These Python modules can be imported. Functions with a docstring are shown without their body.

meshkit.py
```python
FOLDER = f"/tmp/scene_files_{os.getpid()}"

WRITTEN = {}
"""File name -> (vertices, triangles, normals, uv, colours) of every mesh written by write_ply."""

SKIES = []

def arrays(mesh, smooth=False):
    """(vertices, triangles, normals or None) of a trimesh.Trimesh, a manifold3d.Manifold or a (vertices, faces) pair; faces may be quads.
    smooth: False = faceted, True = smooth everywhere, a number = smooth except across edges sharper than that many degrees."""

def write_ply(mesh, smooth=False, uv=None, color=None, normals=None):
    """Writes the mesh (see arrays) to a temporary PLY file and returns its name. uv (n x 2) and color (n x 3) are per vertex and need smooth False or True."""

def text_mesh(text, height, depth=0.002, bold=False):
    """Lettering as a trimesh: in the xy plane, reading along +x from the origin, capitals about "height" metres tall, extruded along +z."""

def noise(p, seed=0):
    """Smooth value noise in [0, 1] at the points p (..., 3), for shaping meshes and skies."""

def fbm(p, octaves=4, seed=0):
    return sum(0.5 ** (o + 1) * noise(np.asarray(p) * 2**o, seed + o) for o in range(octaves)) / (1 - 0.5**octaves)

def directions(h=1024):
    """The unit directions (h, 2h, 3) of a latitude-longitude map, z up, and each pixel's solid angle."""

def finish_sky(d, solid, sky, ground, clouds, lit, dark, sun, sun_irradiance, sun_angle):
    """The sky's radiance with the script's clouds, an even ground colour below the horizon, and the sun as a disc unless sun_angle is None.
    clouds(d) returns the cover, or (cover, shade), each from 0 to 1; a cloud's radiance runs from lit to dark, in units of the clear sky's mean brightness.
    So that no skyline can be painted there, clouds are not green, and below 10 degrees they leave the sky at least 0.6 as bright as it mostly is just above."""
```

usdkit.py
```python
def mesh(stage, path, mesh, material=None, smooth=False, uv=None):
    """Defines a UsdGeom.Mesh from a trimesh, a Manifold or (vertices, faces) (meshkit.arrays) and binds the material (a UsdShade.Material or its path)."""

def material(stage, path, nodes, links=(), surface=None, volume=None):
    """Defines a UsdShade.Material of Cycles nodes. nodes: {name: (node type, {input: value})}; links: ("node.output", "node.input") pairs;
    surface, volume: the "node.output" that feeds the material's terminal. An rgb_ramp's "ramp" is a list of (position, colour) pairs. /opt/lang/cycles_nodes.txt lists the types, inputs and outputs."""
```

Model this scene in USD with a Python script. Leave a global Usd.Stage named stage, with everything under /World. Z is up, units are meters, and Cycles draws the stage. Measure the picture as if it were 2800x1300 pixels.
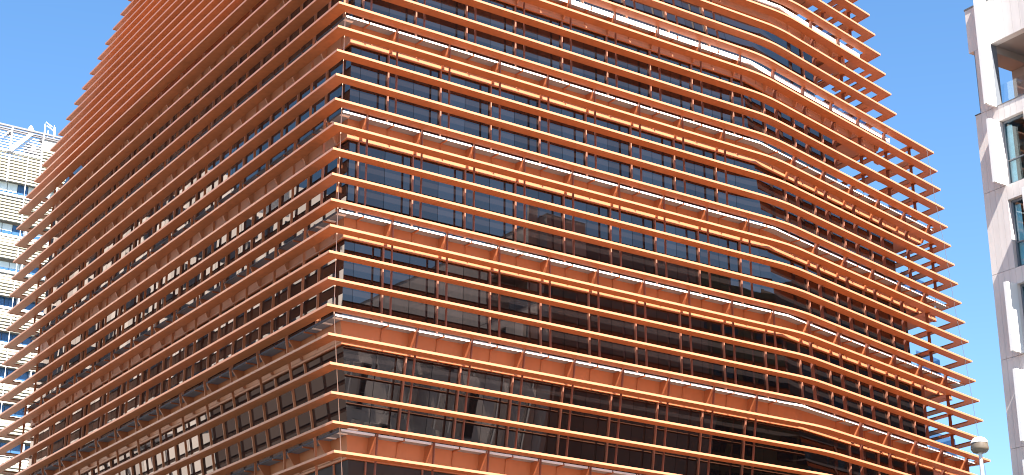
import math, random
import numpy as np
import trimesh
import usdkit
from pxr import Usd, UsdGeom, UsdLux, UsdShade, Gf, Sdf

stage = Usd.Stage.CreateInMemory()
UsdGeom.SetStageUpAxis(stage, UsdGeom.Tokens.z)
UsdGeom.SetStageMetersPerUnit(stage, 1.0)
UsdGeom.Xform.Define(stage, '/World')
UsdGeom.Scope.Define(stage, '/World/Looks')
R = random.Random(7)

# ------------------------------------------------------------------ camera, sky, sun, exposure
EYE = 1.6
cam = UsdGeom.Camera.Define(stage, '/World/camera')
cam.AddTranslateOp().Set(Gf.Vec3d(0, 0, EYE))
cam.AddRotateXOp().Set(90 + 19.985)
cam.CreateHorizontalApertureAttr(36.0)
cam.CreateVerticalApertureAttr(36.0 * 475 / 1024)
cam.CreateFocalLengthAttr(58.63)
cam.CreateClippingRangeAttr(Gf.Vec2f(0.1, 3000))
cam.CreateExposureAttr(2.45)

SUN_AZ, SUN_EL = math.radians(-65.2), math.radians(53.2)      # azimuth counter-clockwise from +x
sun_dir = np.array([math.cos(SUN_EL) * math.cos(SUN_AZ), math.cos(SUN_EL) * math.sin(SUN_AZ), math.sin(SUN_EL)])
sun = UsdLux.DistantLight.Define(stage, '/World/sun')
sun.CreateIntensityAttr(1.25)
sun.CreateAngleAttr(0.5)
sun.CreateNormalizeAttr(True)
sun.CreateColorAttr(Gf.Vec3f(1.0, 0.95, 0.87))
sun.AddTransformOp().Set(Gf.Matrix4d(Gf.Rotation(Gf.Vec3d(0, 0, 1), Gf.Vec3d(*map(float, sun_dir))), Gf.Vec3d(0, 0, 0)))
sky = UsdLux.DomeLight.Define(stage, '/World/sky')
sky_mat = usdkit.material(stage, '/World/Looks/sky_look', {
    's': ('sky_texture', {'sky_type': 'single_scattering', 'sun_disc': False, 'sun_elevation': SUN_EL,
                          'sun_rotation': math.atan2(sun_dir[0], sun_dir[1]), 'altitude': 20.0, 'air_density': 1.0,
                          'aerosol_density': 0.6, 'ozone_density': 1.0}),
    'h': ('hsv', {'hue': 0.5, 'saturation': 1.25, 'value': 1.0, 'fac': 1.0}),
    'b': ('background_shader', {'strength': 0.05})}, [('s.color', 'h.color'), ('h.color', 'b.color')], surface='b.background')
UsdShade.MaterialBindingAPI.Apply(sky.GetPrim()).Bind(sky_mat)
sky.GetPrim().SetCustomDataByKey('kind', 'structure')

# ------------------------------------------------------------------ materials
def mat(name, col, rough=0.5, metal=0.0, var=0.06, scale=1.5, bump=0.0, bscale=30.0, objvar=0.0, spec=None, streak=0.0):
    """principled paint / metal / stone with soft tonal variation, optional streaks and fine relief"""
    a = tuple(c * (1 - var) for c in col); b = tuple(min(1, c * (1 + var)) for c in col)
    n = {'g': ('geometry', {}), 'm': ('mapping', {'mapping_type': 'point', 'scale': (1, 1, 1.0)}),
         'n': ('noise_texture', {'scale': scale, 'detail': 5.0, 'roughness': 0.6}),
         'r': ('rgb_ramp', {'ramp': [(0.3, a), (0.7, b)]}),
         'p': ('principled_bsdf', {'roughness': rough, 'metallic': metal})}
    l = [('g.position', 'm.vector'), ('m.vector', 'n.vector'), ('n.fac', 'r.fac')]
    out = 'r.color'
    if streak:
        n['sm'] = ('mapping', {'mapping_type': 'point', 'scale': (5, 5, 0.25)})
        n['sn'] = ('noise_texture', {'scale': 1.0, 'detail': 4.0})
        n['sr'] = ('rgb_ramp', {'ramp': [(0.35, (1 - streak,) * 3), (0.6, (1, 1, 1))]})
        n['sx'] = ('mix_color', {'blend_type': 'multiply', 'fac': 1.0})
        l += [('g.position', 'sm.vector'), ('sm.vector', 'sn.vector'), ('sn.fac', 'sr.fac'), (out, 'sx.a'), ('sr.color', 'sx.b')]
        out = 'sx.result'
    if objvar:
        n['oi'] = ('object_info', {})
        n['om'] = ('map_range', {'from_min': 0, 'from_max': 1, 'to_min': 1 - objvar, 'to_max': 1 + objvar})
        n['oh'] = ('hsv', {'hue': 0.5, 'saturation': 1.0, 'fac': 1.0})
        l += [('oi.random', 'om.value'), ('om.result', 'oh.value'), (out, 'oh.color')]
        out = 'oh.color'
    l.append((out, 'p.base_color'))
    if bump:
        n['bn'] = ('noise_texture', {'scale': bscale, 'detail': 3.0})
        n['b'] = ('bump', {'strength': bump, 'distance': 0.02})
        l += [('g.position', 'bn.vector'), ('bn.fac', 'b.height'), ('b.normal', 'p.normal')]
    if spec is not None:
        n['p'][1]['specular_ior_level'] = spec
    return usdkit.material(stage, '/World/Looks/' + name, n, l, surface='p.BSDF')

def glass_mat(name, base, ior, tint, wave=0.10, wscale=0.7):
    n = {'g': ('geometry', {}), 'n': ('noise_texture', {'scale': wscale, 'detail': 1.0}),
         'b': ('bump', {'strength': wave, 'distance': 0.02}),
         'f': ('fresnel', {'IOR': ior}),
         'd': ('diffuse_bsdf', {'color': base}),
         'gl': ('glossy_bsdf', {'color': tint, 'roughness': 0.012}),
         'x': ('mix_closure', {}),
         'oi': ('object_info', {}), 'om': ('map_range', {'from_min': 0.0, 'from_max': 1.0, 'to_min': 0.74, 'to_max': 1.08}),
         'hv': ('hsv', {'hue': 0.5, 'saturation': 1.0, 'fac': 1.0, 'color': tint})}
    l = [('oi.random', 'om.value'), ('om.result', 'hv.value'), ('hv.color', 'gl.color'), ('g.position', 'n.vector'), ('n.fac', 'b.height'), ('b.normal', 'gl.normal'),
         ('f.fac', 'x.fac'), ('d.BSDF', 'x.closure1'), ('gl.BSDF', 'x.closure2')]
    return usdkit.material(stage, '/World/Looks/' + name, n, l, surface='x.closure')

M = {}
M['blade'] = mat('fin_metal', (0.39, 0.146, 0.055), 0.5, 0.0, 0.10, 0.9, objvar=0.08, streak=0.13)
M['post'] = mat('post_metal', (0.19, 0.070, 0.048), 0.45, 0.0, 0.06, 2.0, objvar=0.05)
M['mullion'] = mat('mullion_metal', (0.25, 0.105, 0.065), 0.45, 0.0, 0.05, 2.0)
M['orange'] = mat('orange_metal', (0.39, 0.142, 0.062), 0.42, 0.0, 0.07, 1.2, objvar=0.05, streak=0.06)
M['trim'] = mat('fin_edge_metal', (0.48, 0.192, 0.100), 0.35, 0.0, 0.05, 3.0)
M['spandrel'] = mat('spandrel_metal', (0.41, 0.155, 0.070), 0.45, 0.0, 0.05, 0.8, objvar=0.04, streak=0.05)
M['grille'] = mat('grille_metal', (0.41, 0.160, 0.075), 0.5, 0.0, 0.05, 3.0)
M['tray'] = mat('pale_aluminium', (0.20, 0.25, 0.32), 0.6, 0.0, 0.05, 2.0, objvar=0.04)
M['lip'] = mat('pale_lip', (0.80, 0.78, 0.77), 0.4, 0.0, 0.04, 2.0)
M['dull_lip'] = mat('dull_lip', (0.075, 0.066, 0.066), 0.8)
M['rod'] = mat('rod_metal', (0.62, 0.42, 0.32), 0.35, 0.3, 0.04, 2.0)
M['glass'] = glass_mat('tinted_glass', (0.008, 0.006, 0.006), 2.05, (1.0, 0.85, 0.77))
M['dark'] = mat('dark_backing', (0.02, 0.015, 0.014), 0.6)
M['rail_glass'] = usdkit.material(stage, '/World/Looks/rail_glass', {
    'lw': ('layer_weight', {'blend': 0.5}), 'pw': ('math', {'math_type': 'power', 'value2': 3.0}), 'f': ('map_range', {'from_min': 0.0, 'from_max': 1.0, 'to_min': 0.035, 'to_max': 0.55}), 't': ('transparent_bsdf', {'color': (0.66, 0.73, 0.80)}),
    'gl': ('glossy_bsdf', {'color': (0.9, 0.95, 1.0), 'roughness': 0.01}), 'x': ('mix_closure', {})},
    [('lw.facing', 'pw.value1'), ('pw.value', 'f.value'), ('f.result', 'x.fac'), ('t.BSDF', 'x.closure1'), ('gl.BSDF', 'x.closure2')], surface='x.closure')
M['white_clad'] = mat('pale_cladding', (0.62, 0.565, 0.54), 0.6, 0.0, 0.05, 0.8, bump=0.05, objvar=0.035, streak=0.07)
M['white_fin'] = mat('white_box_panel', (0.70, 0.69, 0.68), 0.5, 0.0, 0.02, 1.0)
M['coping'] = mat('dark_coping', (0.10, 0.10, 0.11), 0.5)
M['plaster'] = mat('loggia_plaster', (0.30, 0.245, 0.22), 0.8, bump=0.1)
M['frame'] = mat('grey_window_frame', (0.13, 0.14, 0.16), 0.4)
M['curtain'] = mat('curtain_cloth', (0.80, 0.86, 0.86), 0.9, var=0.1, scale=6)
M['brick'] = usdkit.material(stage, '/World/Looks/room_brick', {
    'g': ('geometry', {}), 'b': ('brick_texture', {'color1': (0.36, 0.22, 0.19), 'color2': (0.34, 0.24, 0.22), 'mortar': (0.6, 0.56, 0.54), 'scale': 2.0}),
    'p': ('principled_bsdf', {'roughness': 0.9})}, [('g.position', 'b.vector'), ('b.color', 'p.base_color')], surface='p.BSDF')
M['clear'] = usdkit.material(stage, '/World/Looks/clear_pane', {
    'lw': ('layer_weight', {'blend': 0.5}), 'pw': ('math', {'math_type': 'power', 'value2': 3.0}), 'f': ('map_range', {'from_min': 0.0, 'from_max': 1.0, 'to_min': 0.035, 'to_max': 0.45}), 't': ('transparent_bsdf', {'color': (0.68, 0.84, 0.88)}),
    'gl': ('glossy_bsdf', {'color': (1, 1, 1), 'roughness': 0.01}), 'x': ('mix_closure', {})},
    [('lw.facing', 'pw.value1'), ('pw.value', 'f.value'), ('f.result', 'x.fac'), ('t.BSDF', 'x.closure1'), ('gl.BSDF', 'x.closure2')], surface='x.closure')
M['faint'] = usdkit.material(stage, '/World/Looks/faint_glass', {
    'lw': ('layer_weight', {'blend': 0.5}), 'pw': ('math', {'math_type': 'power', 'value2': 3.0}), 'f': ('map_range', {'from_min': 0.0, 'from_max': 1.0, 'to_min': 0.035, 'to_max': 0.12}), 't': ('transparent_bsdf', {'color': (0.90, 0.95, 0.97)}),
    'gl': ('glossy_bsdf', {'color': (1, 1, 1), 'roughness': 0.01}), 'x': ('mix_closure', {})},
    [('lw.facing', 'pw.value1'), ('pw.value', 'f.value'), ('f.result', 'x.fac'), ('t.BSDF', 'x.closure1'), ('gl.BSDF', 'x.closure2')], surface='x.closure')
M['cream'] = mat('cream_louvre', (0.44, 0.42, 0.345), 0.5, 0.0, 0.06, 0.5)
M['white_steel'] = mat('white_steel', (0.60, 0.60, 0.63), 0.5)
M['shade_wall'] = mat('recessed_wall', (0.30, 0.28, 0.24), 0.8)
M['blue_glass'] = glass_mat('blue_glass', (0.04, 0.10, 0.21), 1.6, (0.7, 0.85, 1.0), 0.05)
M['blind'] = mat('pale_blind', (0.62, 0.72, 0.72), 0.8)
M['grey_steel'] = mat('grey_steel', (0.17, 0.16, 0.17), 0.5)
M['lamp_cap'] = mat('lamp_cap', (0.70, 0.69, 0.68), 0.3)
M['lamp_pole'] = mat('lamp_pole_paint', (0.50, 0.49, 0.48), 0.4, 0.3, streak=0.08)
M['lamp_bowl'] = mat('lamp_bowl_plastic', (0.10, 0.078, 0.058), 0.25, var=0.12, scale=9)
M['asphalt'] = mat('asphalt', (0.055, 0.055, 0.058), 0.85, var=0.2, scale=3, bump=0.2)
M['paving'] = mat('pale_paving', (0.06, 0.053, 0.047), 0.8, var=0.08, scale=2, bump=0.1)
M['white_wall'] = mat('white_render', (0.52, 0.50, 0.48), 0.7, var=0.03)
M['tan_wall'] = mat('tan_stone', (0.15, 0.10, 0.045), 0.8, var=0.2, scale=0.4)
M['brown_wall'] = mat('brown_wall', (0.10, 0.055, 0.038), 0.8, var=0.2, scale=0.4)
M['dark_brick'] = mat('dark_brick', (0.05, 0.035, 0.03), 0.8)
M['dark_glass'] = glass_mat('dark_glass', (0.02, 0.02, 0.025), 1.6, (1, 1, 1), 0.05)

# ------------------------------------------------------------------ mesh helpers
BOXF = np.array([[0, 2, 1], [0, 3, 2], [4, 5, 6], [4, 6, 7], [0, 1, 5], [0, 5, 4], [1, 2, 6], [1, 6, 5], [2, 3, 7], [2, 7, 6], [3, 0, 4], [3, 4, 7]])

class MB:
    def __init__(self):
        self.v, self.f, self.n = [], [], 0
    def add(self, v, f):
        v = np.asarray(v, float)
        self.v.append(v); self.f.append(np.asarray(f, int) + self.n); self.n += len(v)
        return self
    def hexa(self, bottom, top):
        """eight corners: bottom four in order, top four in the same order; winding fixed by signed volume"""
        v = np.array(list(bottom) + list(top), float); f = BOXF
        t = v[f]; vol = np.einsum('ij,ij->i', t[:, 0] - v.mean(0), np.cross(t[:, 1] - v.mean(0), t[:, 2] - v.mean(0))).sum()
        return self.add(v, f if vol > 0 else f[:, ::-1])
    def tri(self, m):
        return self.add(m.vertices, m.faces)
    def get(self):
        return np.concatenate(self.v), np.concatenate(self.f)
    def ok(self):
        return self.n > 0

names = {}
def numbered(parent, name):
    key = (parent, name); k = names.get(key, -1) + 1; names[key] = k
    return name if k == 0 else f'{name}_{k:03d}'

def thing(name, label, cat, group=None, kind=None):
    path = '/World/' + numbered('/World', name)
    p = UsdGeom.Xform.Define(stage, path).GetPrim()
    p.SetCustomDataByKey('label', label); p.SetCustomDataByKey('category', cat)
    if group: p.SetCustomDataByKey('group', group)
    if kind: p.SetCustomDataByKey('kind', kind)
    return path

def obj(parent, name, mesh, material, smooth=False, label=None, kind=None):
    if isinstance(mesh, MB): mesh = mesh.get()
    path = parent + '/' + numbered(parent, name)
    m = usdkit.mesh(stage, path, mesh, material, smooth=smooth)
    if label: m.GetPrim().SetCustomDataByKey('label', label)
    if kind: m.GetPrim().SetCustomDataByKey('kind', kind)
    return path

CF = np.array([0, math.cos(math.radians(19.985)), math.sin(math.radians(19.985))])
CU = np.array([0, -CF[2], CF[1]])
def size_in_view(p):
    """how large a thing at p shows in the photograph: used only to choose which repeats stay separate parts"""
    d = np.asarray(p, float) - np.array([0, 0, EYE]); z = d @ CF
    if z < 1: return 0
    u, v = d[0] / z * 58.63 / 18, (d @ CU) / z * 58.63 / 18
    return 100 / z if abs(u) < 1.04 and abs(v) < 0.5 else 1 / z

pool = {}
def collect(parent, name, mb, material, smooth=False):
    pool.setdefault((parent, name), []).append((mb.get(), material, smooth))
def flush(limit=300):
    for (parent, name), items in pool.items():
        items.sort(key=lambda i: -size_in_view(i[0][0].mean(0)))
        for m, ma, s in items[:limit]: obj(parent, name, m, ma, s)
        rest = items[limit:]
        if rest:
            mb = MB()
            for m, ma, s in rest: mb.add(*m)
            obj(parent, name + '_far', mb, rest[0][1], kind='stuff')
    pool.clear()

def tube(points, r, n=8):
    pts = np.asarray(points, float); mb = MB()
    for a, b in zip(pts[:-1], pts[1:]):
        mb.tri(trimesh.creation.cylinder(radius=r, segment=[a, b], sections=n))
    return mb

def lathe(profile, n=40):
    return trimesh.creation.revolve(np.array(profile, float), sections=n)

# ------------------------------------------------------------------ ground
ground = obj('/World', 'ground', (np.array([[-900, -900, 0], [900, -900, 0], [900, 900, 0], [-900, 900, 0.]]), np.array([[0, 1, 2], [0, 2, 3]])), M['asphalt'])
stage.GetPrimAtPath(ground).SetCustomDataByKey('kind', 'structure')

# ------------------------------------------------------------------ the orange building: plan geometry
rad = math.radians
aL, aR, aW = rad(123.42), rad(35.0), rad(47.9)
tL, tR, tW = (np.array([math.cos(a), math.sin(a)]) for a in (aL, aR, aW))
nL = np.array([-math.sin(aL), math.cos(aL)])
nR, nW = (np.array([math.sin(a), -math.cos(a)]) for a in (aR, aW))
CC, CW = np.array([-6.55, 56.29]), np.array([11.9, 69.05])
ZK = lambda k: EYE + 30.0 - k                       # fin level k (counted downwards) to height: one metre apart
KTOP, KBOT = -20, 25

def offR(k): return -0.18 * (-4 - k) if k < -4 else (-0.17 * (min(k, 18) - 12) if k > 12 else 0.0)
def offL(k): return -0.325 * (-4 - k) if k < -4 else (-0.19 * (min(k, 18) - 12) if k > 12 else 0.0)
def offW(k): return 0.02 * min(max(k, -10), 13)
def isect(p, u, q, v):
    m = np.array([u, -v]).T
    return p + u * np.linalg.solve(m, q - p)[0]
def base_ring(k):
    C = isect(CC + nL * offL(k), tL, CC + nR * offR(k), tR)
    sb = 22.1 + 0.7 * min(-4 - k, 6) if k < -4 else (23.97 + 0.48 * (min(k, 18) - 12) if k > 12 else 22.35 + 0.135 * k)
    if k >= -4.0 and k < -3: sb = 22.0
    B = CC + tR * sb + nR * offR(k)
    st = 11.6 - 0.35 * (-5 - k) if k <= -4.5 else 15.82 + 0.145 * k
    T = CW + tW * st + nW * offW(k)
    tl = 39.4 - 0.17 * max(0, -5 - k)
    L = CC + nL * offL(k) + tL * tl
    X = isect(T, np.array([math.cos(rad(121)), math.sin(rad(121))]), L, np.array([math.cos(rad(36)), math.sin(rad(36))]))
    return [L, C, B, T, X]
def offset_ring(P, q):
    n = len(P); lines = []
    for i in range(n):
        a, b = P[i], P[(i + 1) % n]; u = (b - a) / np.linalg.norm(b - a)
        lines.append((a + np.array([-u[1], u[0]]) * q, u))
    return [isect(*lines[i - 1], *lines[i]) for i in range(n)]
def ring(k, q=0.0):
    return offset_ring(base_ring(k), q)
FACE = {'left': (0, 1), 'right': (1, 2), 'wing': (2, 3)}
def P3(p, k): return np.array([p[0], p[1], ZK(k)])
def pt(face, s, q, k):
    """point of a facade: s metres along it (or 'start'/'end' for its mitred corners), q metres behind the fin edge, level k"""
    if s in ('start', 'end'):
        rg = ring(k, q)
        i = {'left': {'start': 1, 'end': 0}, 'right': {'start': 1, 'end': 2}, 'wing': {'start': 2, 'end': 3}}[face][s]
        return P3(rg[i], k)
    if face == 'left': return P3(CC + tL * s + nL * (offL(k) - q), k)
    if face == 'right': return P3(CC + tR * s + nR * (offR(k) - q), k)
    B, T = base_ring(k)[2:4]; u = (T - B) / np.linalg.norm(T - B); n = np.array([u[1], -u[0]])
    sb = (B - CW) @ tW
    return P3(B + u * (s - sb) - n * q, k)
def fbox(mb, face, s0, s1, q0, q1, k0, k1):
    """box on a facade between s0..s1, depth q0..q1, levels k0 (top) .. k1 (bottom)"""
    c = lambda k: [pt(face, s0, q0, k), pt(face, s1, q0, k), pt(face, s1, q1, k), pt(face, s0, q1, k)]
    return mb.hexa(c(k1), c(k0))

tower = thing('orange_office_building', 'orange office building wrapped in long horizontal metal fins over dark tinted glass', 'building')

# ---- fins: one continuous blade per level with its pale front edge
def rounded(rg):
    L, C, B, T, X = rg
    u1 = (C - B) / np.linalg.norm(C - B); u2 = (T - B) / np.linalg.norm(T - B)
    a, b = B + u1 * 1.0, B + u2 * 1.0
    bz = [(1 - t) ** 2 * a + 2 * t * (1 - t) * B + t * t * b for t in (0, .25, .5, .75, 1)]
    return [L, C] + bz + [T, X]
def band(outer, inner, z0, z1):
    n = len(outer); o, i = np.array(outer), np.array(inner)
    lay = lambda r, z: np.column_stack([r, np.full(n, z)])
    v = np.concatenate([lay(o, z0), lay(o, z1), lay(i, z0), lay(i, z1)]); f = []
    for j in range(n):
        a, b = j, (j + 1) % n
        quad = lambda p, q, r, s: f.extend([[p, q, r], [p, r, s]])
        quad(a, b, n + b, n + a)                          # front
        quad(2 * n + b, 2 * n + a, 3 * n + a, 3 * n + b)  # back
        quad(n + a, n + b, 3 * n + b, 3 * n + a)          # top
        quad(b, a, 2 * n + a, 2 * n + b)                  # underside
    return v, np.array(f)
FIN_D = 0.52
for k in range(KTOP, KBOT + 1):
    z = ZK(k)
    fp = obj(tower, 'fin', band(rounded(ring(k, 0.022)), rounded(ring(k, FIN_D)), z - 0.078, z - 0.012), M['blade'])
    obj(fp, 'edge_strip', band(rounded(ring(k, 0.0)), rounded(ring(k, 0.0218)), z - 0.092, z), M['trim'])

# ---- storeys
GLASS_END = {-12: 4.6, -8: 6.0, -4: 7.45, 0: 12.3, 4: 12.9, 8: 13.6, 12: 14.0, 16: 14.4, 20: 14.4}
SLAB_END = {-12: 7.8, -8: 9.0, -4: 11.3, 0: 15.0, 4: 15.75, 8: 16.5, 12: 17.2, 16: 17.6, 20: 17.6}
BAY = {'left': 2.53, 'right': 2.425, 'wing': 2.48}
PH = {('left', 0): 0.70, ('left', 1): 1.95, ('right', 0): 0.535, ('right', 1): 1.745, ('wing', 0): 0.09, ('wing', 1): 1.33}
LEFT_END = 37.0
Q_FRONT, Q_TRAY, Q_SP, Q_GL = 0.54, 0.72, 1.19, 1.29
storeys = [-12, -8, -4, 0, 4, 8, 12, 16]
def s_range(face, F, q, k):
    """usable start and end of a facade at depth q, in its own s coordinate"""
    rg = ring(k, q)
    if face == 'left': return (rg[1] - CC) @ tL, LEFT_END
    if face == 'right': return (rg[1] - CC) @ tR, (rg[2] - CC) @ tR
    return (rg[2] - CW) @ tW, None
def grid(face, F, lo, hi):
    b, p = BAY[face], PH[face, (F // 4) % 2]
    n = math.ceil((lo - p) / b)
    out = []
    while p + n * b < hi:
        out.append(p + n * b); n += 1
    return out

for F in storeys:
    for face in ('left', 'right', 'wing'):
        if face == 'left' and F < -4: detail = False
        else: detail = True
        lo, hi = s_range(face, F, Q_GL, F + 2)
        ends = [s_range(face, F, Q_GL, kk) for kk in (F + 0.02, F + 0.96, F + 3.97)]
        lo = max([lo] + [e[0] for e in ends])
        if hi is not None and face == 'right': hi = min([hi] + [e[1] for e in ends])
        end_g = hi if hi is not None else GLASS_END[F]
        end_s = hi if hi is not None else SLAB_END[F]
        posts = grid(face, F, lo + 0.35, (hi - 0.35) if hi is not None else base_ring(F + 2)[3] @ tW - CW @ tW - 0.8)
        first, last = 'start', ('end' if face == 'right' else None)
        # spandrel panels, one per bay
        cuts = [first] + [s for s in posts if s < end_s - 0.4] + [last if last else end_s]
        num = lambda s: lo if s == 'start' else (hi if s == 'end' else s)
        for a, b in zip(cuts[:-1], cuts[1:]):
            A = a if isinstance(a, str) else a + 0.006; B_ = b if isinstance(b, str) else b - 0.006
            tall = F >= 12 or face == 'left'
            mb = MB(); fbox(mb, face, A, B_, Q_SP, Q_SP + 0.05, F + 0.02, F + (0.83 if tall else 0.56))
            fbox(mb, face, A, B_, Q_SP + 0.051, Q_SP + 0.10, F + 0.02, F + 0.95)
            collect(tower, 'spandrel_panel', mb, M['spandrel'])
            mb = MB(); fbox(mb, face, A, B_, Q_SP - 0.02, Q_SP + 0.05, F + (0.855 if tall else 0.775), F + 0.908)
            fbox(mb, face, A, B_, Q_SP - 0.05, Q_SP + 0.12, F + 0.914, F + 0.95)
            collect(tower, 'spandrel_sill', mb, M['spandrel'])
            if not tall and detail:
                mb = MB(); n0, n1 = num(a), num(b)
                for i in range(5):
                    fbox(mb, face, A, B_, Q_SP + 0.005, Q_SP + 0.045, F + 0.575 + i * 0.040, F + 0.608 + i * 0.040)
                mid = (n0 + n1) / 2
                fbox(mb, face, mid - 0.02, mid + 0.02, Q_SP - 0.03, Q_SP + 0.004, F + 0.57, F + 0.773)
                collect(tower, 'vent_grille', mb, M['grille'])
        # glass panes, two per bay
        mids = [s for s in posts if s < end_g - 0.3]
        cuts = [first]
        for i, s in enumerate(mids):
            if i == 0 and s - lo > BAY[face] * 0.62: cuts.append(s - BAY[face] / 2)
            cuts.append(s)
            nxt = mids[i + 1] if i + 1 < len(mids) else end_g
            if nxt - s > BAY[face] * 0.62: cuts.append(s + BAY[face] / 2)
        cuts.append(last if last else end_g)
        for a, b in zip(cuts[:-1], cuts[1:]):
            A = a if isinstance(a, str) else a + 0.009; B_ = b if isinstance(b, str) else b - 0.009
            dq = [R.uniform(-0.004, 0.004) for _ in range(4)]
            q = Q_GL
            top = [pt(face, A, q + dq[0], F + 0.96), pt(face, B_, q + dq[1], F + 0.96), pt(face, B_, q + 0.025, F + 0.96), pt(face, A, q + 0.025, F + 0.96)]
            d3 = dq[0] + dq[2] - dq[1]
            bot = [pt(face, A, q + dq[2] , F + 3.96), pt(face, B_, q + dq[1] + dq[2] - dq[0], F + 3.96), pt(face, B_, q + 0.025, F + 3.96), pt(face, A, q + 0.025, F + 3.96)]
            mb = MB(); mb.hexa(bot, top)
            collect(tower, 'window_pane', mb, M['glass'])
        if not detail: continue
        # mullions in the glass line and slender posts behind the fins
        for s in mids:
            mb = MB(); fbox(mb, face, s - 0.028, s + 0.028, Q_GL - 0.10, Q_GL - 0.005, F + 0.96, F + 3.97)
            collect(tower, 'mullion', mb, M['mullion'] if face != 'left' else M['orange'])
        for s in posts:
            if face == 'wing' and s > end_s + 1.0 and F < -4: continue
            mb = MB(); fbox(mb, face, s - 0.018, s + 0.018, Q_FRONT, Q_FRONT + (0.16 if face == 'wing' else 0.10), F + 0.0, F + 3.995)
            for j in range(4 if face == 'wing' else 0):
                fbox(mb, face, s - 0.015, s + 0.015, 0.44, Q_FRONT - 0.002, F + j + 0.08, F + j + 0.125)
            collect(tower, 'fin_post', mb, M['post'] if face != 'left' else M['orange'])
        # maintenance tray with its pale lip, ribs and gussets
        tr_end = SLAB_END[F] + 0.7 if face == 'wing' else None
        tposts = [s for s in posts if tr_end is None or s < tr_end - 0.3]
        half = BAY[face] / 2
        marks = sorted(tposts + [s + half for s in tposts] + ([tposts[0] - half] if tposts and tposts[0] - half > lo + 0.1 else []))
        hi_t = tr_end if tr_end else hi
        marks = [m for m in marks if m < hi_t - 0.2]
        cuts = ['start'] + marks + ['end' if face == 'right' else hi_t]
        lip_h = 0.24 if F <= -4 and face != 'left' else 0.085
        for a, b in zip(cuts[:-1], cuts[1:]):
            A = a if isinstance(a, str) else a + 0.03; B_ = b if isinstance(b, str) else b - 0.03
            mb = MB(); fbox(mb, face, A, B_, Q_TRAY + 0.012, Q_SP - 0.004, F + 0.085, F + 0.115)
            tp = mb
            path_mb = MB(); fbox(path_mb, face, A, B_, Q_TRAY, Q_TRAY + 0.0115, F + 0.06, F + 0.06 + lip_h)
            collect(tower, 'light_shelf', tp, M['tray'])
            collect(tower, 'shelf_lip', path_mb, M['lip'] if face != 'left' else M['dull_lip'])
        for s in marks:
            mb = MB()
            if any(abs(s - p) < 0.05 for p in tposts):
                h = 0.025
                poly = [(Q_SP - 0.003, 0.118), (Q_TRAY - 0.02, 0.118), (Q_TRAY - 0.02, 0.18), (Q_SP - 0.10, 0.90), (Q_SP - 0.003, 0.885)]
                if F >= 12: poly = [(q, z if z < 0.8 else z - 0.06) for q, z in poly]
                va = [pt(face, s - h, q, F + z) for q, z in poly]; vb = [pt(face, s + h, q, F + z) for q, z in poly]
                f = [[0, 1, 2], [0, 2, 3], [0, 3, 4]]; f += [[x + 5 for x in reversed(t)] for t in f]
                for i in range(5):
                    j = (i + 1) % 5; f += [[i, i + 5, j + 5], [i, j + 5, j]]
                tm = trimesh.Trimesh(va + vb, f, process=False); tm.fix_normals(); mb.tri(tm)
                # flange along the sloping outer edge
                top = [pt(face, s - 0.032, Q_TRAY - 0.035, F + 0.17), pt(face, s + 0.032, Q_TRAY - 0.035, F + 0.17), pt(face, s + 0.032, Q_TRAY - 0.022, F + 0.17), pt(face, s - 0.032, Q_TRAY - 0.022, F + 0.17)]
                zb = 0.84 if F >= 12 else 0.89
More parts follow.
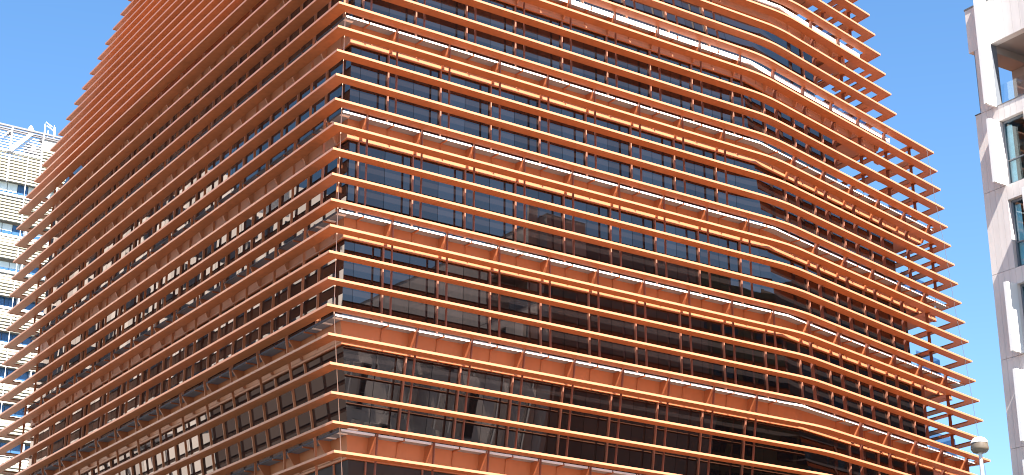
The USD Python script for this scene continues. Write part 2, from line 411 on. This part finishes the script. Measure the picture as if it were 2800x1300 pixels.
                bot = [pt(face, s - 0.032, Q_SP - 0.125, F + zb), pt(face, s + 0.032, Q_SP - 0.125, F + zb), pt(face, s + 0.032, Q_SP - 0.112, F + zb), pt(face, s - 0.032, Q_SP - 0.112, F + zb)]
                mb.hexa(bot, top)
                collect(tower, 'gusset_plate', mb, M['orange'])
            else:
                fbox(mb, face, s - 0.022, s + 0.022, Q_TRAY - 0.03, Q_SP - 0.003, F + 0.118, F + 0.175)
                fbox(mb, face, s - 0.012, s + 0.012, Q_SP - 0.05, Q_SP - 0.022, F + 0.176, F + 0.76)
                collect(tower, 'shelf_rib', mb, M['orange'])
    if F >= -4:
        for s in (0.95, 1.75, 2.6):
            mb = MB(); fbox(mb, 'left', s, s + 0.11, Q_TRAY + 0.03, Q_SP - 0.06, F + 0.12, F + 0.155)
            obj(tower, 'shelf_bar', mb, M['lip'])
    # cross arms tying the free fins to the end of the building, terrace slab and its glass balustrade
    st = (base_ring(F + 2)[3] - CW) @ tW
    for s in grid('wing', F, GLASS_END[F] + 0.5, st - 0.9):
        for j in range(4):
            kk = F + j
            a = pt('wing', s - 0.20, FIN_D + 0.002, kk + 0.015); b = pt('wing', s + 0.20, FIN_D + 0.002, kk + 0.015)
            dv = np.array([math.cos(rad(121)), math.sin(rad(121)), 0]) * 2.6; up = np.array([0, 0, -0.06])
            if s < SLAB_END[F] + 0.1 and j in (0,): continue
            mb = MB(); mb.hexa([a + up, b + up, b + dv + up, a + dv + up], [a, b, b + dv, a + dv])
            collect(tower, 'cross_arm', mb, M['orange'])
    g, e = GLASS_END[F], SLAB_END[F]
    mb = MB(); back = np.array([math.cos(rad(121)), math.sin(rad(121)), 0]) * 5.5
    a, b = pt('wing', g, Q_SP + 0.102, F + 0.05), pt('wing', e, Q_SP + 0.102, F + 0.05)
    a2, b2 = pt('wing', g, Q_SP + 0.102, F + 0.90), pt('wing', e, Q_SP + 0.102, F + 0.90)
    mb.hexa([a2, b2, b2 + back, a2 + back], [a, b, b + back, a + back])
    obj(tower, 'terrace_slab', mb, M['spandrel'])
    # glass end wall of the storey, set back from the free fins
    de = np.array([math.cos(rad(121)), math.sin(rad(121)), 0]); nx = np.array([de[1], -de[0], 0]) * 0.02
    for j in range(4):
        a0, a1 = 0.02 + j * 1.8, 1.79 + j * 1.8
        tpt, bpt = pt('wing', g, Q_GL + 0.03, F + 0.96), pt('wing', g, Q_GL + 0.03, F + 3.96)
        mb = MB(); mb.hexa([bpt + de * a0, bpt + de * a1, bpt + de * a1 + nx, bpt + de * a0 + nx], [tpt + de * a0, tpt + de * a1, tpt + de * a1 + nx, tpt + de * a0 + nx])
        obj(tower, 'end_pane', mb, M['glass'])
    if F < 16:
        G = GLASS_END[F + 4] if F + 4 in GLASS_END else g
        k0 = F + 4
        mb = MB(); fbox(mb, 'wing', G + 0.04, SLAB_END[k0] - 0.5, 1.36, 1.38, k0 - 1.12, k0 + 0.04)
        pa = pt('wing', SLAB_END[k0] - 0.5, 1.37, k0 - 1.12); pb = pt('wing', SLAB_END[k0] - 0.5, 1.37, k0 + 0.04)
        dv = np.array([math.cos(rad(121)), math.sin(rad(121)), 0]); w = np.array([0.02, 0.01, 0])
        mb.hexa([pb, pb + w, pb + w + dv * 3.0, pb + dv * 3.0], [pa, pa + w, pa + w + dv * 3.0, pa + dv * 3.0])
        obj(tower, 'glass_balustrade', mb, M['rail_glass'])

# ---- dark core behind the glass, ends and rear of the building
def core_ring(k, q):
    L, C, B, T, X = ring(k, q)
    F = max(-12, min(16, 4 * math.floor((k + 1e-6) / 4)))
    g = GLASS_END[F]
    E = pt('wing', g - 0.02, q, k)[:2]
    Lw = CC + tL * (LEFT_END - 0.02) + nL * (offL(k) - q)
    de, dl = np.array([math.cos(rad(121)), math.sin(rad(121))]), np.array([math.cos(rad(36)), math.sin(rad(36))])
    Xw = isect(E, de, Lw, dl)
    return [Lw, C, B, E, Xw]
for F in storeys + [20]:
    top, bot = core_ring(F + 0.001, Q_GL + 0.05), core_ring(F + 3.999 if F < 20 else F + 5, Q_GL + 0.05)
    E = pt('wing', GLASS_END[F] - 0.02, Q_GL + 0.05, F + 3.999)[:2]
    v = np.array([[*p, ZK(F + 0.001)] for p in top] + [[*p, ZK(F + 3.999) if F < 20 else 0.0] for p in bot])
    f = []
    for i in range(5):
        j = (i + 1) % 5; f += [[i, i + 5, j + 5], [i, j + 5, j]]
    f += [[0, 1, 2], [0, 2, 3], [0, 3, 4], [7, 6, 5], [8, 7, 5], [9, 8, 5]]
    tm = trimesh.Trimesh(v, f, process=False); tm.fix_normals()
    obj(tower, 'core_wall', (tm.vertices, tm.faces), M['dark'])
# upper storeys above the rows seen, closed by a roof
tr, br = core_ring(-19.4, 0.9), core_ring(-12.02, 0.9)
v = np.array([[*p, ZK(-19.4)] for p in tr] + [[*p, ZK(-12.02)] for p in br])
f = []
for i in range(5):
    j = (i + 1) % 5; f += [[i, i + 5, j + 5], [i, j + 5, j]]
f += [[0, 1, 2], [0, 2, 3], [0, 3, 4], [7, 6, 5], [8, 7, 5], [9, 8, 5]]
tm = trimesh.Trimesh(v, f, process=False); tm.fix_normals()
obj(tower, 'roof', (tm.vertices, tm.faces), M['spandrel'])

# ---- thin rods at the near corner, cable through the fin tips
rod = [P3(ring(k, 0.60)[1], k) for k in np.arange(-6, 21, 1.0)]
obj(tower, 'corner_rod', tube(rod, 0.016), M['rod'])
cab = []
for k in np.arange(-8, 20, 0.5):
    if k < -4.4: continue
    T = base_ring(k)[3]; B = base_ring(k)[2]; u = (T - B) / np.linalg.norm(T - B)
    cab.append(P3(T - u * 0.75 + np.array([-u[1], u[0]]) * 0.03 + np.array([0.02 * math.sin(k), 0.0]), k))
obj(tower, 'hanging_cable', tube(cab, 0.011, 6), M['coping'])
flush()

# ------------------------------------------------------------------ pale apartment building on the right
P0 = np.array([18.217, 57.168])
def bp(s, p, z): return np.array([*(P0 + tL * s + nL * p), z + EYE])
def bbox(mb, s0, s1, p0, p1, z0, z1):
    c = lambda z: [bp(s0, p0, z), bp(s1, p0, z), bp(s1, p1, z), bp(s0, p1, z)]
    return mb.hexa(c(z0), c(z1))
flats = thing('pale_apartment_building', 'pale stone-clad apartment building with white box fins beside its windows, at right edge', 'building')
S_FAR, S_NEAR, DEPTH = 1.06, -46.0, 11.0
levels = [26.03, 22.83, 19.62, 16.39, 13.13, 9.9, 6.6, 3.3, -1.59]
WALL = 0.32
def win_list(i):
    """windows of storey i (0 below the loggia): (s0, s1, z0, z1, side of its fin)"""
    zt = levels[i]; zb = levels[i + 1]
    if i == 7: return []
    out = []; n = 0; s = -0.02
    while s > S_NEAR + 2:
        left = (i + n) % 4 != 1
        if n == 0: left = i != 1
        out.append((s - 1.12, s, zb + 0.04, zt - (0.62 if left else 0.58), left)); n += 1
        s -= 2.75
    return out
panels = []
for i in range(8):
    zt, zb = levels[i], levels[i + 1]
    ws = win_list(i)
    edges = []; s = S_FAR
    # solid stretches between windows are clad in narrow vertical panels
    spans, cur = [], S_FAR
    for (s0, s1, z0, z1, left) in ws:
        spans.append((s1, cur, zb, zt)); spans.append((s0, s1, z1, zt)); cur = s0
    spans.append((S_NEAR, cur, zb, zt))
    for (a, b, z0, z1) in spans:
        n = max(1, round((b - a) / (0.25 if a > -3 else 0.7))); w = (b - a) / n
        for j in range(n):
            mb = MB(); bbox(mb, a + j * w + 0.004, a + (j + 1) * w - 0.004, -WALL, 0, z0 + 0.008, z1 - 0.008)
            collect(flats, 'cladding_panel', mb, M['white_clad'])
    for (s0, s1, z0, z1, left) in ws:
        near = s1 > -4
        mb = MB(); j = s1 if left else s0
        if left: bbox(mb, s1 + 0.002, s1 + 0.10, 0.004, 0.495, z0 - 0.02, z1); bbox(mb, s1 + 0.004, s1 + 0.13, 0.508, 0.575, z0, z1)
        else: bbox(mb, s0 - 0.10, s0 - 0.002, 0.004, 0.495, z0 - 0.02, z1); bbox(mb, s0 - 0.13, s0 - 0.004, 0.508, 0.575, z0, z1)
        bbox(mb, j - 0.05, j + 0.05, 0.4951, 0.5079, z0 + 0.01, z1 - 0.01)
        collect(flats, 'window_fin', mb, M['white_fin'])
        mb = MB()
        for (x0, x1, y0, y1) in ((s0, s0 + 0.07, z0, z1), (s1 - 0.07, s1, z0, z1), (s0 + 0.071, s1 - 0.071, z0, z0 + 0.05), (s0 + 0.071, s1 - 0.071, z1 - 0.09, z1), (s0 + 0.071, s1 - 0.071, z0 + 0.93, z0 + 0.97)):
            bbox(mb, x0, x1, -0.27, -0.17, y0, y1)
        collect(flats, 'window_frame', mb, M['frame'])
        mb = MB(); bbox(mb, s0 + 0.06, s1 - 0.06, -0.225, -0.215, z0 + 0.04, z1 - 0.08)
        collect(flats, 'window_pane', mb, M['clear'] if near else M['dark_glass'])
        if near:
            mb = MB(); w = 0.40
            for t in range(10):
                a0, a1 = s1 + 0.08 - w * t / 10, s1 + 0.08 - w * (t + 1) / 10
                q0, q1 = -0.30 - 0.05 * (t % 2), -0.30 - 0.05 * ((t + 1) % 2)
                mb.hexa([bp(a0, q0, z0), bp(a1, q1, z0), bp(a1, q1 - 0.01, z0), bp(a0, q0 - 0.01, z0)], [bp(a0, q0, z1 - 0.15), bp(a1, q1, z1 - 0.15), bp(a1, q1 - 0.01, z1 - 0.15), bp(a0, q0 - 0.01, z1 - 0.15)])
            collect(flats, 'curtain', mb, M['curtain'])
            mb = MB(); bbox(mb, s0 - 0.6, s0 + 0.5, -1.45, -1.40, z0, z1)
            collect(flats, 'room_wall', mb, M['brick'])
# the body behind the cladding, leaving rooms behind the near windows and the corner loggia open
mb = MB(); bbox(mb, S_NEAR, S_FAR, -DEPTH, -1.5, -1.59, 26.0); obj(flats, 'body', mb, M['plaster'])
mb = MB()
for i in range(8):
    bbox(mb, S_NEAR, S_FAR - 0.004, -1.499, -WALL - 0.002, levels[i] - 0.25, levels[i] - 0.002)
bbox(mb, S_NEAR, -3.6, -1.4, -WALL - 0.002, -1.5, 25.7)
bbox(mb, S_FAR - 0.28, S_FAR - 0.004, -1.499, -WALL - 0.002, -1.5, 25.77)
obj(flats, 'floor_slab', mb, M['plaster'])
# top storey: band over the loggia, corner block, parapet, tall fin, loggia inside
top = 30.45
for a, b, z0, z1 in ((S_NEAR, -0.004, 28.63, top),):
    n = 60; w = (b - a) / n
    n1 = 8
    seg = [-0.004 - 0.37 * j for j in range(0, 12)]
    for s1, s0 in zip(seg[:-1], seg[1:]):
        mb = MB(); bbox(mb, s0 + 0.004, s1 - 0.004, -WALL, 0, z0, z1); collect(flats, 'cladding_panel', mb, M['white_clad'])
    mb = MB(); bbox(mb, a, seg[-1] - 0.004, -WALL, 0, z0, z1); obj(flats, 'upper_wall', mb, M['white_clad'])
for a, b, z0, z1 in ((0.0, 0.50, 28.66, 30.6), (0.508, S_FAR, 28.66, 30.48), (0.0, 0.40, 26.04, 28.652), (0.408, 0.79, 26.04, 28.652)):
    mb = MB(); bbox(mb, a, b, -WALL if z0 < 28 else -2.2, 0, z0, z1); collect(flats, 'cladding_panel', mb, M['white_clad'])
mb = MB(); bbox(mb, 0.79, 0.80, -WALL, 0.012, 26.04, 28.65); obj(flats, 'dark_edge', mb, M['coping'])
mb = MB(); bbox(mb, 0.508, S_FAR + 0.02, -2.2, 0.02, 30.482, 30.55); bbox(mb, -0.6, -0.004, -WALL, 0.015, top + 0.002, top + 0.06); bbox(mb, S_NEAR, -0.61, -WALL, 0.015, top + 0.002, top + 0.06)
bbox(mb, -4.5, -0.01, -WALL, 0.015, 26.02, 26.055); bbox(mb, 0.80, S_FAR + 0.015, -1.4, 0.015, 26.03, 26.065)
obj(flats, 'coping', mb, M['coping'])
mb = MB(); bbox(mb, 0.002, 0.10, 0.004, 0.495, 26.01, 31.2); bbox(mb, 0.004, 0.13, 0.508, 0.575, 26.03, 31.2); bbox(mb, 0.01, 0.09, 0.4951, 0.5079, 26.03, 31.19); collect(flats, 'window_fin', mb, M['white_fin'])
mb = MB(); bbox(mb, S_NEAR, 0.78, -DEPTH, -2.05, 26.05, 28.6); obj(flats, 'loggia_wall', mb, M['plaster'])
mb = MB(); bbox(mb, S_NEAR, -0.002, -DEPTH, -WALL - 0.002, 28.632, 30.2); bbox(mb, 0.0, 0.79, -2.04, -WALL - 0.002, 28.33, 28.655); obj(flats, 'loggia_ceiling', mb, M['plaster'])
mb = MB(); bbox(mb, S_NEAR, -4.5, -2.0, 0, 26.06, 28.62); obj(flats, 'upper_wall', mb, M['white_clad'])
mb = MB(); bbox(mb, -2.6, -1.1, -2.049, -2.02, 26.1, 28.2); obj(flats, 'glass_door', mb, M['dark_glass'])
mb = MB(); bbox(mb, -3.0, 0.76, -0.36, -0.348, 26.1, 27.0); obj(flats, 'glass_railing', mb, M['faint'])
mb = MB(); bbox(mb, -0.006, -0.001, -WALL + 0.002, -0.003, 26.06, 28.625); obj(flats, 'jamb_lining', mb, M['frame'])
flush()

# ------------------------------------------------------------------ louvred office block far behind on the left
a35 = rad(35.0)
Q0 = np.array([-46.749, 142.529]); lt = np.array([math.cos(a35), math.sin(a35)]); ln = np.array([math.sin(a35), -math.cos(a35)])
def lp(s, p, z): return np.array([*(Q0 + lt * s + ln * p), z + EYE])
def lbox(mb, s0, s1, p0, p1, z0, z1):
    c = lambda z: [lp(s0, p0, z), lp(s1, p0, z), lp(s1, p1, z), lp(s0, p1, z)]
    return mb.hexa(c(z0), c(z1))
block = thing('louvred_office_block', 'far cream office block covered in thin white louvres with open rooftop frame, at left edge', 'building')
SA, SB = -7.0, 24.0
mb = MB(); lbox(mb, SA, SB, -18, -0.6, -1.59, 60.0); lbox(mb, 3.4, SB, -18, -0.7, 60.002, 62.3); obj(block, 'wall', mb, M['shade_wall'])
sills = [56.27, 52.32, 48.88, 45.5, 42.2, 38.9, 35.6, 32.2, 28.8]
win_h = [1.2, 1.15, 0.95, 1.0, 1.0, 1.05, 1.05, 1.05, 1.05]
def in_window(z):
    return any(b - 0.30 < z < b + h + 0.02 for b, h in zip(sills, win_h))
slat_z = list(np.arange(26.0, 60.2, 0.297))
mb = MB()
for z in slat_z:
    if in_window(z + 0.06): continue
    lbox(mb, SA, SB, -0.10, 0.12, z, z + 0.145)
for z in np.arange(60.5, 61.3, 0.297):
    lbox(mb, 3.27, SB, -0.10, 0.12, z, z + 0.145)
obj(block, 'louvre_slats', mb, M['cream'], kind='stuff')
for i, (b, h) in enumerate(zip(sills, win_h)):
    s = -0.4 + (0.9 if i % 2 else 0.0) - 6.0
    mb = MB(); lbox(mb, SA, SB, 0.0, 0.16, b - 0.24, b - 0.02); obj(block, 'window_ledge', mb, M['white_steel'])
    if i == 0:
        mb = MB(); lbox(mb, SA, SB, -0.45, -0.05, b - 0.62, b - 0.30); obj(block, 'dark_gap', mb, M['coping'])
    j = 0
    while s < 14:
        mb = MB(); lbox(mb, s + 0.03, s + 0.95, -0.5, -0.45, b, b + h); collect(block, 'window', mb, M['blue_glass'])
        if (j * 7 + i * 3) % 4 != 0 and i < 3:
            mb = MB(); lbox(mb, s + 0.03, s + 0.95, -0.44, -0.43, b + h * (0.30 if i == 0 else 0.45), b + h); collect(block, 'blind', mb, M['blind'])
        s += 0.98; j += 1
    e = 2.42 if i in (1, 2, 3) else 4.25
    mb = MB(); lbox(mb, e, e + 0.11, -0.42, 0.10, b - 0.02, b + h); obj(block, 'window_frame', mb, M['white_steel'])
# open rooftop frame: rails, uprights, thin slats, one broad diagonal and a solid panel
mb = MB()
for z, d in ((62.78, 0.16), (62.52, 0.10), (62.35, 0.07)):
    lbox(mb, SA, SB, -0.08, 0.14, z, z + d)
obj(block, 'roof_rail', mb, M['grey_steel'])
mb = MB()
for z in np.arange(60.45, 62.3, 0.27):
    lbox(mb, SA, 3.2, -0.05, 0.05, z, z + 0.10)
obj(block, 'roof_slats', mb, M['white_steel'], kind='stuff')
for s in (-5.8, -2.9, 0.12, 3.12, 6.1):
    mb = MB(); lbox(mb, s, s + 0.13, -0.06, 0.13, 57.4, 62.8); obj(block, 'roof_upright', mb, M['white_steel'])
    for z in (62.05, 62.2):
        mb = MB(); lbox(mb, s - 0.25, s + 0.12, -0.3, 0.135, z, z + 0.07); obj(block, 'bracket', mb, M['coping'])
mb = MB()
c = lambda s, z: [lp(s, 0.2, z), lp(s + 0.42, 0.2, z), lp(s + 0.42, 0.32, z), lp(s, 0.32, z)]
mb.hexa(c(-0.10, 60.3), c(1.75, 62.5)); obj(block, 'diagonal_beam', mb, M['white_steel'])
mb = MB()
c = lambda s, z: [lp(s, 0.2, z), lp(s + 0.16, 0.2, z), lp(s + 0.16, 0.3, z), lp(s, 0.3, z)]
mb.hexa(c(-0.75, 61.6), c(-0.15, 62.3)); obj(block, 'diagonal_beam', mb, M['white_steel'])
mb = MB(); lbox(mb, SA, 3.2, -0.1, 0.18, 60.25, 60.42); obj(block, 'roof_beam', mb, M['white_steel'])
mb = MB(); lbox(mb, 3.27, SB, -0.3, 0.02, 61.35, 62.6); obj(block, 'roof_panel', mb, M['white_wall'])
mb = MB(); lbox(mb, 2.2, 3.0, -2.5, -1.2, 60.0, 62.2); obj(block, 'plant_box', mb, M['grey_steel'])
for s in (-3.2, -0.9, 1.9, 4.9):
    mb = MB(); lbox(mb, s, s + 0.06, 0.12, 0.17, 26, 60.2); obj(block, 'louvre_upright', mb, M['white_steel'])
dm = lathe([(0, 0), (0.33, 0), (0.36, 0.05), (0.22, 0.30), (0.17, 0.46), (0.10, 0.55), (0, 0.58)], 24)
dm.apply_translation(lp(2.06, -0.4, 63.0)); obj(block, 'roof_vent', (dm.vertices, dm.faces), M['white_steel'], smooth=40)
an = MB()
for s, h in ((3.40, 1.15), (3.75, 0.55), (4.30, 1.2), (4.42, 0.8)):
    an = tube([lp(s, -0.5, 62.8), lp(s, -0.5, 63.0 + h)], 0.045, 6)
    if h > 1: 
        lbox(an, s - 0.07, s + 0.07, -0.45, -0.38, 63.2, 63.0 + h * 0.85)
    obj(block, 'antenna', an, M['white_steel'])
an = MB()
for a, b, zz in ((3.45, 4.1, 64.1), (3.6, 4.25, 63.75)):
    an.tri(trimesh.creation.cylinder(radius=0.06, segment=[lp(a, -0.5, zz + 0.25), lp(b, -0.5, zz - 0.1)], sections=6))
obj(block, 'antenna', an, M['white_steel'])
flush()

# ------------------------------------------------------------------ sunlit white building down the left street, seen mirrored in the tinted glass
mir = thing('white_office_building', 'sunlit white building with narrow dark windows seen mirrored in the shaded left windows', 'building')
G0 = np.array([-59.6, 101.0])
def mp(s, p, z): return np.array([*(G0 + tR * s + nR * p), z])
def mbox(mb, s0, s1, p0, p1, z0, z1):
    c = lambda z: [mp(s0, p0, z), mp(s1, p0, z), mp(s1, p1, z), mp(s0, p1, z)]
    return mb.hexa(c(z0), c(z1))
mb = MB(); mbox(mb, -32, 14, -14, -0.1, 0, 50.0); mbox(mb, -2.3, 14, -12, -0.1, 50.01, 52.5); mbox(mb, -12, -7.4, -10, -0.15, 50.01, 52.7)
obj(mir, 'wall', mb, M['white_wall'])
mb = MB(); mbox(mb, -32, -4.4, -0.09, 0.3, 0, 36.4); obj(mir, 'dark_wall', mb, M['dark_brick'])
mb = MB(); mbox(mb, -32, -4.6, 0.31, 0.5, 33.3, 33.7); mbox(mb, -14, -11, 0.31, 0.5, 29, 31.5); obj(mir, 'white_band', mb, M['white_wall'])
for iz, z in enumerate((37.3, 39.9, 42.5, 45.1, 47.7)):
    for i, s in enumerate(np.arange(-30, 13.4, 1.3)):
        if (i * 5 + iz * 3) % 9 == 0: continue
        mb = MB(); mbox(mb, s, s + (0.86, 0.95, 0.74)[(i + iz) % 3], -0.09, -0.02, z, z + (1.9 if (i + iz) % 4 else 1.2)); collect(mir, 'window', mb, M['dark_glass'])
for z in (33.4, 35.2):
    for i, s in enumerate(np.arange(-4.2, 13, 2.9)):
        mb = MB(); mbox(mb, s, s + 2.6, -0.09, -0.02, z, z + 1.35); collect(mir, 'window', mb, M['dark_glass'])
for i, s in enumerate(np.arange(-4.0, 13.5, 1.6)):
    mb = MB(); mbox(mb, s, s + 0.10, -0.09, 0.05, 5, 33.2); collect(mir, 'dark_rail', mb, M['coping'])
for z in (14, 18.2, 22.4, 26.6, 30.8):
    mb = MB(); mbox(mb, -4.0, 13.5, -0.09, 0.08, z, z + 0.28); collect(mir, 'dark_rail', mb, M['coping'])
for i, s in enumerate((-2.6, 1.9, 4.4, 9.0)):
    mb = MB(); mbox(mb, s, s + 1.3, -0.09, -0.02, 27.2 + 0.6 * (i % 2), 29.6); collect(mir, 'window', mb, M['dark_glass'])
flush()

# ------------------------------------------------------------------ tan building beyond the pale one, seen mirrored in the sunny front
tan = thing('tan_office_building', 'tan building with dark windows seen mirrored in the lower glass of the sunlit front', 'building')
def tp_(s, p, z): return np.array([*(CC + tR * s + nR * p), z])
def tbox(mb, s0, s1, p0, p1, z0, z1):
    c = lambda z: [tp_(s0, p0, z), tp_(s1, p0, z), tp_(s1, p1, z), tp_(s0, p1, z)]
    return mb.hexa(c(z0), c(z1))
mb = MB(); tbox(mb, 38, 78, 40.2, 54, 0, 43.0); tbox(mb, 44, 60, 42, 52, 43.01, 44.6); obj(tan, 'wall', mb, M['tan_wall'])
for iz, z in enumerate(np.arange(2.2, 41, 3.3)):
    for i, s in enumerate(np.arange(38.8, 77, 2.3)):
        if (i * 3 + iz * 2) % 7 == 0: continue
        mb = MB(); tbox(mb, s, s + 1.75, 40.1, 40.19, z, z + 2.0); collect(tan, 'window', mb, M['dark_glass'])
flush()

# ------------------------------------------------------------------ brown block farther right, seen mirrored in the set-back wing
brn = thing('brown_office_block', 'brown block with rows of dark windows seen mirrored in the glass of the right wing', 'building')
B0 = np.array([72.0, 93.0]); bt = np.array([-0.33, 0.944]); bn = np.array([-0.944, -0.33])
def rp(s, p, z): return np.array([*(B0 + bt * s + bn * p), z])
def rbox(mb, s0, s1, p0, p1, z0, z1):
    c = lambda z: [rp(s0, p0, z), rp(s1, p0, z), rp(s1, p1, z), rp(s0, p1, z)]
    return mb.hexa(c(z0), c(z1))
mb = MB(); rbox(mb, -16, 40, -18, 0, 0, 45.0); rbox(mb, -6, 9, -14, -1, 45.01, 49.0); rbox(mb, 17, 30, -14, -1, 45.01, 47.0); obj(brn, 'wall', mb, M['brown_wall'])
for iz, z in enumerate(np.arange(2, 43, 3.4)):
    for i, s in enumerate(np.arange(-15, 38.5, 2.7)):
        if (i * 3 + iz * 5) % 8 == 0: continue
        mb = MB(); rbox(mb, s, s + (1.9 if i % 3 else 1.4), 0.01, 0.07, z, z + 1.9); collect(brn, 'window', mb, M['dark_glass'])
flush()

# ------------------------------------------------------------------ pavement round the buildings
outer = np.array([[-60, 8], [60, 8], [60, 120], [-60, 120]], float)
pv = obj('/World', 'pavement', (np.array([[-70, 12, 0.12], [16, 12, 0.12], [16, 130, 0.12], [-70, 130, 0.12], [-70, 12, 0], [16, 12, 0], [16, 130, 0], [-70, 130, 0.]]),
     np.array([[0, 1, 2], [0, 2, 3], [4, 5, 1], [4, 1, 0], [5, 6, 2], [5, 2, 1], [6, 7, 3], [6, 3, 2], [7, 4, 0], [7, 0, 3]])), M['paving'])
stage.GetPrimAtPath(pv).SetCustomDataByKey('kind', 'structure')

# ------------------------------------------------------------------ street lamp
lamp = thing('street_lamp', 'street lamp with white cap and brownish bowl on a slim pole, below right fin tips', 'street lamp')
LX, LY, LZ = 11.80, 41.35, 11.03
def at_lamp(profile, n=40):
    m = lathe(profile, n); m.apply_translation((LX, LY, LZ)); return (m.vertices, m.faces)
obj(lamp, 'pole', at_lamp([(0, -LZ + 0.05), (0.09, -LZ + 0.05), (0.085, -7), (0.045, -0.30), (0.042, -0.14), (0, -0.14)], 20), M['lamp_pole'], smooth=40)
obj(lamp, 'base_plate', at_lamp([(0, -LZ + 0.12), (0.2, -LZ + 0.12), (0.2, -LZ + 0.145), (0, -LZ + 0.145)], 20), M['lamp_pole'])
obj(lamp, 'bowl', at_lamp([(0, -0.172), (0.13, -0.17), (0.175, -0.15), (0.215, -0.095), (0.224, -0.06), (0.22, 0.0), (0.205, 0.075), (0, 0.075)], 40), M['lamp_bowl'], smooth=35)
obj(lamp, 'cap', at_lamp([(0, 0.077), (0.214, 0.077), (0.219, 0.09), (0.20, 0.13), (0.165, 0.185), (0.13, 0.214), (0.115, 0.22), (0, 0.222)], 40), M['lamp_cap'], smooth=35)
obj(lamp, 'collar', at_lamp([(0.048, -0.20), (0.062, -0.20), (0.062, -0.168), (0.048, -0.168)], 20), M['lamp_pole'])
